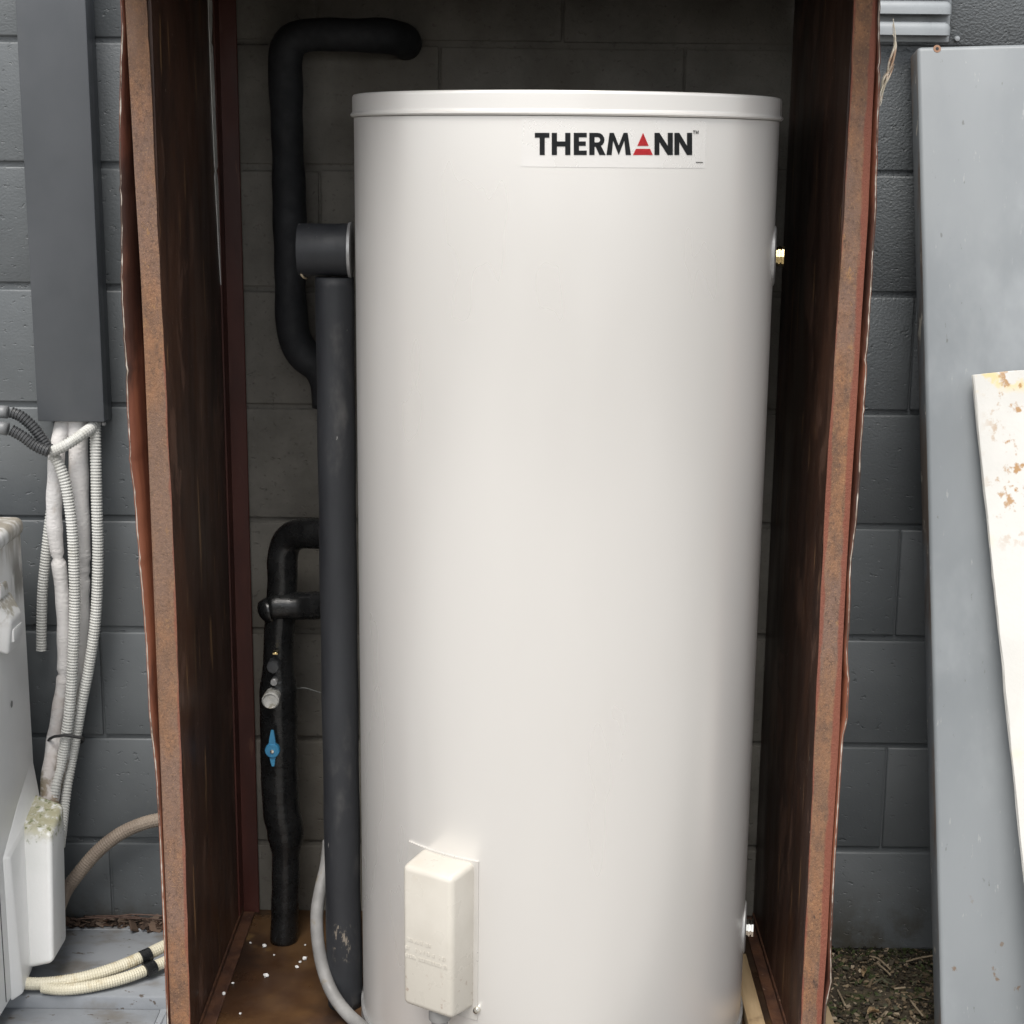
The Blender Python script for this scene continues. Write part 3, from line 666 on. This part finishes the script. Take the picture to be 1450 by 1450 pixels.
for pts, lab in (([(-30, 582), (0, 583), (16, 584), (30, 590), (46, 604), (60, 622), (70, 637)], 'upper dark corrugated conduit with smooth grey end, beside the duct'),
                 ([(-30, 606), (0, 606), (16, 609), (32, 618), (48, 630), (62, 637), (70, 640)], 'lower dark corrugated conduit with smooth grey end, beside the duct')):
    c = empty('dark_conduit', lab, 'conduit', LNS)
    corrugated('hose', px(pts[2:], -.088 if pts[0][1] < 600 else -.105), .0098, MCOND, c)
    tube('smooth_end', px(pts[:3], -.088 if pts[0][1] < 600 else -.105), .0108, MCONNECT, c, .008, 16)
# cable tie
tie = px([(68, 1050, -.062), (71, 1046, -.076), (77, 1043, -.09), (84, 1042, -.096), (92, 1041), (105, 1043), (116, 1045), (118, 1048, -.055), (112, 1052, -.03), (92, 1052, -.02), (76, 1054, -.03), (69, 1052, -.045)], -.096)
tube('cable_tie', tie, .0026, MDARK, None, .004, 8, label='black cable tie cinched round the white conduits and lines', category='cable tie')

# ------------------------------------------------------------------ air conditioner
ac = empty('air_conditioner', 'white stained outdoor air-conditioning unit beside the conduits', 'air conditioner')
AX, AYB, AYF, AZ0, AZT = -.832, -.105, -.44, .040, .821
box('body', AX-.80, AX, AYF, AYB, AZ0+.008, AZT-.012, MAC, ac, .008, 3)
box('lid', AX-.805, AX+.005, AYF-.005, AYB+.005, AZT-.026, AZT+.006, MAC, ac, .013, 4)
for x in (AX-.1, AX-.7): box('foot', x, x+.05, AYF+.02, AYB-.02, AZ0, AZ0+.0075, MDARK, ac)
box('panel_seam', AX-.001, AX+.0006, -.327, -.3245, AZ0+.02, AZT-.03, MDARK, ac)
# handle: hooded pocket
hd = hexa('handle', [(AX-.002, -.265, .640), (AX+.016, -.26, .632), (AX+.016, -.19, .632), (AX-.002, -.178, .640), (AX-.002, -.265, .722), (AX+.022, -.25, .688), (AX+.022, -.195, .688), (AX-.002, -.178, .722)], MHANDLE, ac, .006)
box('pocket', AX+.0165, AX+.0225, -.245, -.20, .650, .672, MHANDLE, hd, .002, 2)
hexa('hood_lip', [(AX-.002, -.245, .722), (AX+.004, -.245, .722), (AX+.004, -.195, .722), (AX-.002, -.195, .722), (AX-.002, -.235, .742), (AX+.003, -.235, .742), (AX+.003, -.205, .742), (AX-.002, -.205, .742)], MHANDLE, hd, .001)
q = atx(16, 997, AX); lathe('screw_hole', [(.006, .0008), (.004, .0014)], MHOSE, (AX, q.y, q.z), ac, 16, 'x')
# valve cover: sloping mossy top, two faces seen
vc = hexa('valve_cover', [(AX-.002, -.235, .066), (-.771, -.262, .094), (-.771, -.175, .094), (AX-.002, -.15, .066), (AX-.002, -.212, .314), (-.772, -.232, .314), (-.7705, -.150, .336), (AX-.002, -.125, .348)], MACMOSS, ac, .010, 4)
hexa('side_flare', [(AX-.002, -.30, AZ0+.004), (AX+.016, -.285, AZ0+.012), (AX+.016, -.235, .07), (AX-.002, -.12, .06), (AX-.002, -.30, .30), (AX+.010, -.29, .30), (AX+.012, -.12, .33), (AX-.002, -.112, .42)], MAC, ac, .004, 2)
# front: fan grille of rings and spokes (faces away past the frame edge)
g = empty('fan_grille', '', ''); del g['label'], g['category']; g.parent = ac
for k in range(1, 8):
    R0 = .035*k; c0 = Vector((AX-.48, AYF-.006, .42))
    v, f = tube_data([c0+Vector((R0*math.cos(a*math.pi/24), 0, R0*math.sin(a*math.pi/24))) for a in range(49)], .0025, 6, cap=False)
    obj('ring', v, f, MDARK, g)
for k in range(8):
    a = k*math.pi/4; c0 = Vector((AX-.48, AYF-.010, .42)); d = Vector((math.cos(a), 0, math.sin(a)))
    v, f = tube_data([c0+d*.02, c0+d*.25], .003, 6); obj('spoke', v, f, MDARK, g)
# pad
pad = empty('equipment_pad', 'grey stepped equipment pad on the ground under the air conditioner', 'pad')
box('upper_tray', -1.75, -.532, -.268, -.006, -.006, .040, MPAD, pad, .004, 2)
box('back_rim', -1.75, -.534, -.034, -.008, .038, .0425, MPAD, pad, .0015, 1)
box('lower_step', -1.75, -.592, -.52, -.2685, -.006, .018, MPAD, pad, .004, 2)
hexa('end_ramp', [(-.5918, -.50, -.006), (-.545, -.50, -.006), (-.545, -.2688, -.006), (-.5918, -.2688, -.006), (-.5918, -.50, .016), (-.58, -.47, .004), (-.58, -.2688, .02), (-.5918, -.2688, .018)], MPAD, pad)
# cream conduits with tape and tan conduit
HS = 'cream conduits crossing the grey pad'
def zpath(pts): return [atz(a, b, c) for a, b, c in pts]
corrugated('cream_conduit', zpath([(18, 1390, .060), (48, 1393, .058), (80, 1391, .058), (120, 1384, .06), (160, 1372, .064), (195, 1358, .068), (228, 1342, .074), (262, 1326, .08)]), .0108, MCREAM, None, pitch=.0042, depth=.93,
     label='upper cream conduit crossing the grey pad under black tape', category='conduit', group=HS)
corrugated('cream_conduit', zpath([(60, 1398, .054), (85, 1401, .052), (115, 1399, .052), (150, 1392, .054), (185, 1382, .056), (215, 1370, .058), (236, 1361, .060), (262, 1350, .064)]), .0100, MCREAM, None, pitch=.0042, depth=.93,
     label='lower cream conduit sagging onto the grey pad under black tape', category='conduit', group=HS)
bm = bmesh.new()
a0, a1 = atz(199, 1357, .069), atz(213, 1351, .071); b0, b1 = atz(205, 1375, .058), atz(219, 1368, .0595)
v, f = tube_data([a0, a1], .0122, 18); v2, f2 = tube_data([b0, b1], .0114, 18)
n0 = len(v); obj('tape_band', v+v2, f+[tuple(i+n0 for i in q_) for q_ in f2], MTAPE, None, False, label='black tape band binding the two cream conduits together', category='tape')
corrugated('tan_conduit', [atx(78, 1300, -.80), aty(92, 1264, -.075), aty(112, 1236, -.06), aty(138, 1206, -.05), aty(168, 1182, -.045), (aty(200, 1167, -.04)), aty(230, 1160, -.035), aty(262, 1158, -.03)], .0125, MTAN, None, pitch=.0046, depth=.94,
     label='tan corrugated conduit arching along the wall into the cabinet side', category='conduit')

# ------------------------------------------------------------------ right: vent, door, board
vent = empty('wall_vent', 'grey louvred vent fixed on the block wall above the leaning door', 'vent')
box('backing', .515, .690, -.006, -.0018, 1.609, 1.84, MVENT, vent, .0015, 1)
for k in range(7):
    z = 1.6185+k*.0325
    bm = bmesh.new(); bm_box(bm, .52, .6855, -.036, -.0065, z, z+.0215)
    for e in list(bm.edges): pass
    def onf(v): return (v.co.y < -.03, v.co.x > .68, v.co.z > z+.02)
    fe = [e for e in bm.edges if sum(a and c for a, c in zip(onf(e.verts[0]), onf(e.verts[1]))) >= 2]
    bmesh.ops.bevel(bm, geom=fe, offset=.0125, segments=6, affect='EDGES', profile=.5)
    finish('louvre', bm, MVENT, vent, True, 40)
q = aty(1355, 55, -.004); lathe('wall_bolt', [(.0045, .006), (.0045, -.002), (.0038, -.0045), (.0015, -.0052)], MVENT, q, None, 16, 'y', label='small grey bolt head in the wall beside the vent', category='bolt')

def leaning(name, TL, E, width, thick, mats, bev, seg=3):
    """flat board from its top-left corner, a second point on the left edge (run down to the ground) and a width"""
    d = (E-TL).normalized(); L = (TL.z+.002)/-d.z
    r = Vector((1, 0, 0)); r = (r - d*r.dot(d)).normalized()
    nrm = d.cross(r).normalized()
    if nrm.y > 0: nrm = -nrm                                   # towards the viewer side
    bm = bmesh.new(); b = -nrm*thick
    BL = TL+d*L
    v = [bm.verts.new(p) for p in (TL, TL+r*width, BL+r*width, BL, TL+b, TL+r*width+b, BL+r*width+b, BL+b)]
    for f in ((0, 1, 2, 3), (7, 6, 5, 4), (0, 4, 5, 1), (1, 5, 6, 2), (2, 6, 7, 3), (3, 7, 4, 0)): bm.faces.new([v[i] for i in f])
    return bm, r, d, nrm, BL
TL, E_ = aty(1299, 66, -.062), aty(1333, 1450, -.385)
bm, r_, d_, n_, BL = leaning('door', TL, E_, .74, .052, None, .006)
bmesh.ops.bevel(bm, geom=list(bm.edges), offset=.0075, segments=4, affect='EDGES', profile=.5)
door = empty('leaning_panel', 'large grey painted door panel leaning against the block wall', 'door')
o = finish('panel', bm, [MDOOR, MDOOREDGE], door, True, 60)
for p in o.data.polygons:
    if p.normal.dot(n_) < .35: p.material_index = 1
def on_door(px_, py_, off=0):
    d = ray(px_, py_); t = (TL-EYEP).dot(n_)/d.dot(n_); return EYEP+d*t+n_*off
def stud(name, p, R, mat, parent, h=.0006):
    o = lathe(name, [(R, -.0002), (R*.95, h), (R*.3, h)], mat, (0, 0, 0), parent, 18, 'z'); o.matrix_world = Matrix.Translation(p) @ n_.to_track_quat('Z', 'Y').to_matrix().to_4x4(); return o
s = stud('rust_ring', on_door(1327, 69), .0062, MRUST, door); s2 = stud('screw_hole', on_door(1327, 69, .0007), .0026, MDARK, door, .0004)
TLb, Eb = on_door(1378, 530, .0)+Vector((0, -.030, 0)), None
Eb = aty(1452, 1240, on_door(1452, 1240).y-.055)
TLb = aty(1379, 531, TLb.y)
bm, rb, db, nb, BLb = leaning('board', TLb, Eb, .52, .011, None, .002)
bmesh.ops.subdivide_edges(bm, edges=list(bm.edges), cuts=24, use_grid_fill=True)
rn = random.Random(5)
for v in bm.verts:
    if abs((v.co-TLb).dot(rb)) < 1e-4: v.co += rb*rn.uniform(-.0015, .0015)
    if abs((v.co-TLb).dot(db)) < 1e-4: v.co += db*rn.uniform(-.0012, .0012)
o = finish('white_board', bm, [MBOARD, MBOARDEDGE], None, False, label='white sheet board with rust stains leaning tilted on the grey door', category='board')
for p in o.data.polygons:
    if abs(p.normal.dot(nb)) < .5: p.material_index = 1
# fibres caught on the torn cabinet edge
vs_, fs = [], []
rn = random.Random(9)
for s in range(9):
    a = [(1264+rn.uniform(-1, 1), 25+rn.uniform(0, 25)), (1267+rn.uniform(-2, 5), 60+rn.uniform(-8, 8)), (1262+rn.uniform(-4, 6), 92+rn.uniform(-6, 6)), (1254+rn.uniform(-5, 3), 115+rn.uniform(-6, 6)), (1246+rn.uniform(-1, 3), 135+rn.uniform(-8, 12)), (1244+rn.uniform(-1, 2), 148+rn.uniform(-4, 4))]
    if s > 5: a = a[2:]
    path = spline([aty(x, y, FY+.02+rn.uniform(-.006, .006)) for x, y in a], .004); v, f = tube_data(path, lambda i, n: .0004+.0011*math.sin(math.pi*i/n), 5); n0 = len(vs_); vs_ += v; fs += [tuple(i+n0 for i in q_) for q_ in f]
obj('fibre_wisp', vs_, fs, MFIB, None, True, label='wisp of dry pale fibres hanging from the torn cabinet edge by the vent', category='fibres')

# ------------------------------------------------------------------ litter
def chips(name, n, region, zf, cols, smin, smax, seed, **props):
    rnd = random.Random(seed); vs_, fs, cs = [], [], []
    for i in range(n):
        x, y = region(rnd); L = smin+(smax-smin)*rnd.random()**1.8; w = L*rnd.uniform(.25, .8); t = rnd.uniform(.0008, .003)
        a = rnd.uniform(0, 6.283); tilt = rnd.uniform(-.5, .5); roll = rnd.uniform(-.6, .6); z = zf(x, y)+rnd.uniform(-.001, .004)
        R = Matrix.Rotation(a, 3, 'Z') @ Matrix.Rotation(tilt, 3, 'Y') @ Matrix.Rotation(roll, 3, 'X')
        b = len(vs_)
        for (u, v, h) in ((-1, -.6, -1), (1, -1, -1), (.8, 1, -1), (-.9, .7, -1), (-.9, -.5, 1), (.9, -.8, 1), (.7, .8, 1), (-.8, .6, 1)):
            p = R @ Vector((u*L/2, v*w/2, h*t/2)); vs_.append((x+p.x, y+p.y, z+p.z+t))
        for f in ((0, 3, 2, 1), (4, 5, 6, 7), (0, 1, 5, 4), (1, 2, 6, 5), (2, 3, 7, 6), (3, 0, 4, 7)): fs.append(tuple(b+k for k in f))
        c = rnd.choice(cols); k = rnd.uniform(.6, 1.25); cs += [(c[0]*k, c[1]*k, c[2]*k, 1)]*8
    o = obj(name, vs_, fs, MCHIP, None, False, **props)
    at = o.data.color_attributes.new('tint', 'FLOAT_COLOR', 'POINT')
    for i, c in enumerate(cs): at.data[i].color = c
    return o
cols = [(.08, .06, .038), (.055, .044, .03), (.14, .105, .067), (.17, .13, .085), (.05, .062, .025), (.035, .03, .024), (.04, .034, .026), (.05, .042, .03), (.26, .21, .15), (.07, .07, .045)]
chips('mulch', 9000, lambda r: (r.uniform(.47, 1.1), -r.random()**1.2*.55-.003), lambda x, y: 0, cols, .002, .016, 2, kind='stuff', label='dark mulch and leaf crumbs covering the soil beside the cabinet', category='mulch')
chips('mulch_strip', 500, lambda r: (r.uniform(.47, 1.1), -abs(r.gauss(0, .02))-.002), lambda x, y: .004, [(.03, .026, .018), (.03, .038, .014)], .003, .009, 21, kind='stuff', label='mossy crumbs banked against the foot of the wall', category='mulch')
chips('leaf_litter', 420, lambda r: (r.uniform(-1.0, -.535), -abs(r.gauss(.0, .012))-.006), lambda x, y: .042+random.random()*.005, [(.075, .045, .032), (.05, .034, .026), (.11, .075, .055), (.03, .022, .017), (.15, .11, .085)], .008, .035, 4, kind='stuff', label='brown dry leaf litter along the back of the grey pad', category='leaf litter')
def twig(name, pts, r, lab, mat=MTWIG, grp=None):
    P = dict(label=lab, category='twig')
    if grp: P['group'] = grp
    tube(name, pts, r, mat, None, .004, 7, **P)
G = 'twigs on the mulch'
for pts in ([(1231, 1354), (1244, 1358), (1262, 1374)], [(1283, 1362), (1300, 1357), (1322, 1353)], [(1289, 1416), (1298, 1428), (1308, 1440)], [(1266, 1400), (1275, 1399), (1284, 1398)], [(1186, 1402), (1191, 1412), (1197, 1424)], [(1242, 1364), (1254, 1374), (1262, 1382)]):
    twig('twig', [atz(a, b, .007+i*.002) for i, (a, b) in enumerate(pts)], .0018, 'thin dry brown twig lying on the dark mulch', grp=G)
for k, (pts) in enumerate(([(120, 1298), (165, 1297), (236, 1303)], [(100, 1302), (150, 1299), (200, 1301)], [(150, 1301), (185, 1295), (236, 1297)])):
    twig('dry_stalk', [aty(a, b, -.02-.006*k) for a, b in pts], .0013, 'thin red-brown dry stalk lying on leaf litter behind the pad', M('stalk %d' % k, (.085, .05, .038), (.13, .085, .068), 50, rough=.9), 'stalks on the leaf litter')
def leaf(px_, py_, L, W, ang, lab):
    bm = bmesh.new(); c = atz(px_, py_, .012); rows = []
    for i in range(7):
        t = i/6; w = W*math.sin(math.pi*(.08+.86*t))**.8; row = []
        for s in (-1, -.4, .4, 1):
            p = Vector(((t-.5)*L, s*w/2, .006*s*s+.004*math.sin(t*5)))
            p = Matrix.Rotation(ang, 3, 'Z') @ p; row.append(bm.verts.new(c+p))
        rows.append(row)
    for a, b in zip(rows, rows[1:]):
        for k in range(3): bm.faces.new((a[k], a[k+1], b[k+1], b[k]))
    bmesh.ops.solidify(bm, geom=list(bm.faces), thickness=.0008)
    finish('dead_leaf', bm, MLEAF, None, True, 60, label=lab, category='leaf')
leaf(1223, 1378, .030, .013, 1.3, 'curled tan dead leaf on the mulch near the wall foot')
leaf(1237, 1434, .026, .012, .5, 'pale tan dead leaf on the mulch near the timber bearer')

# ------------------------------------------------------------------ render
scene.render.engine = 'CYCLES'
scene.cycles.max_bounces = 6
scene.render.resolution_x = scene.render.resolution_y = 1024
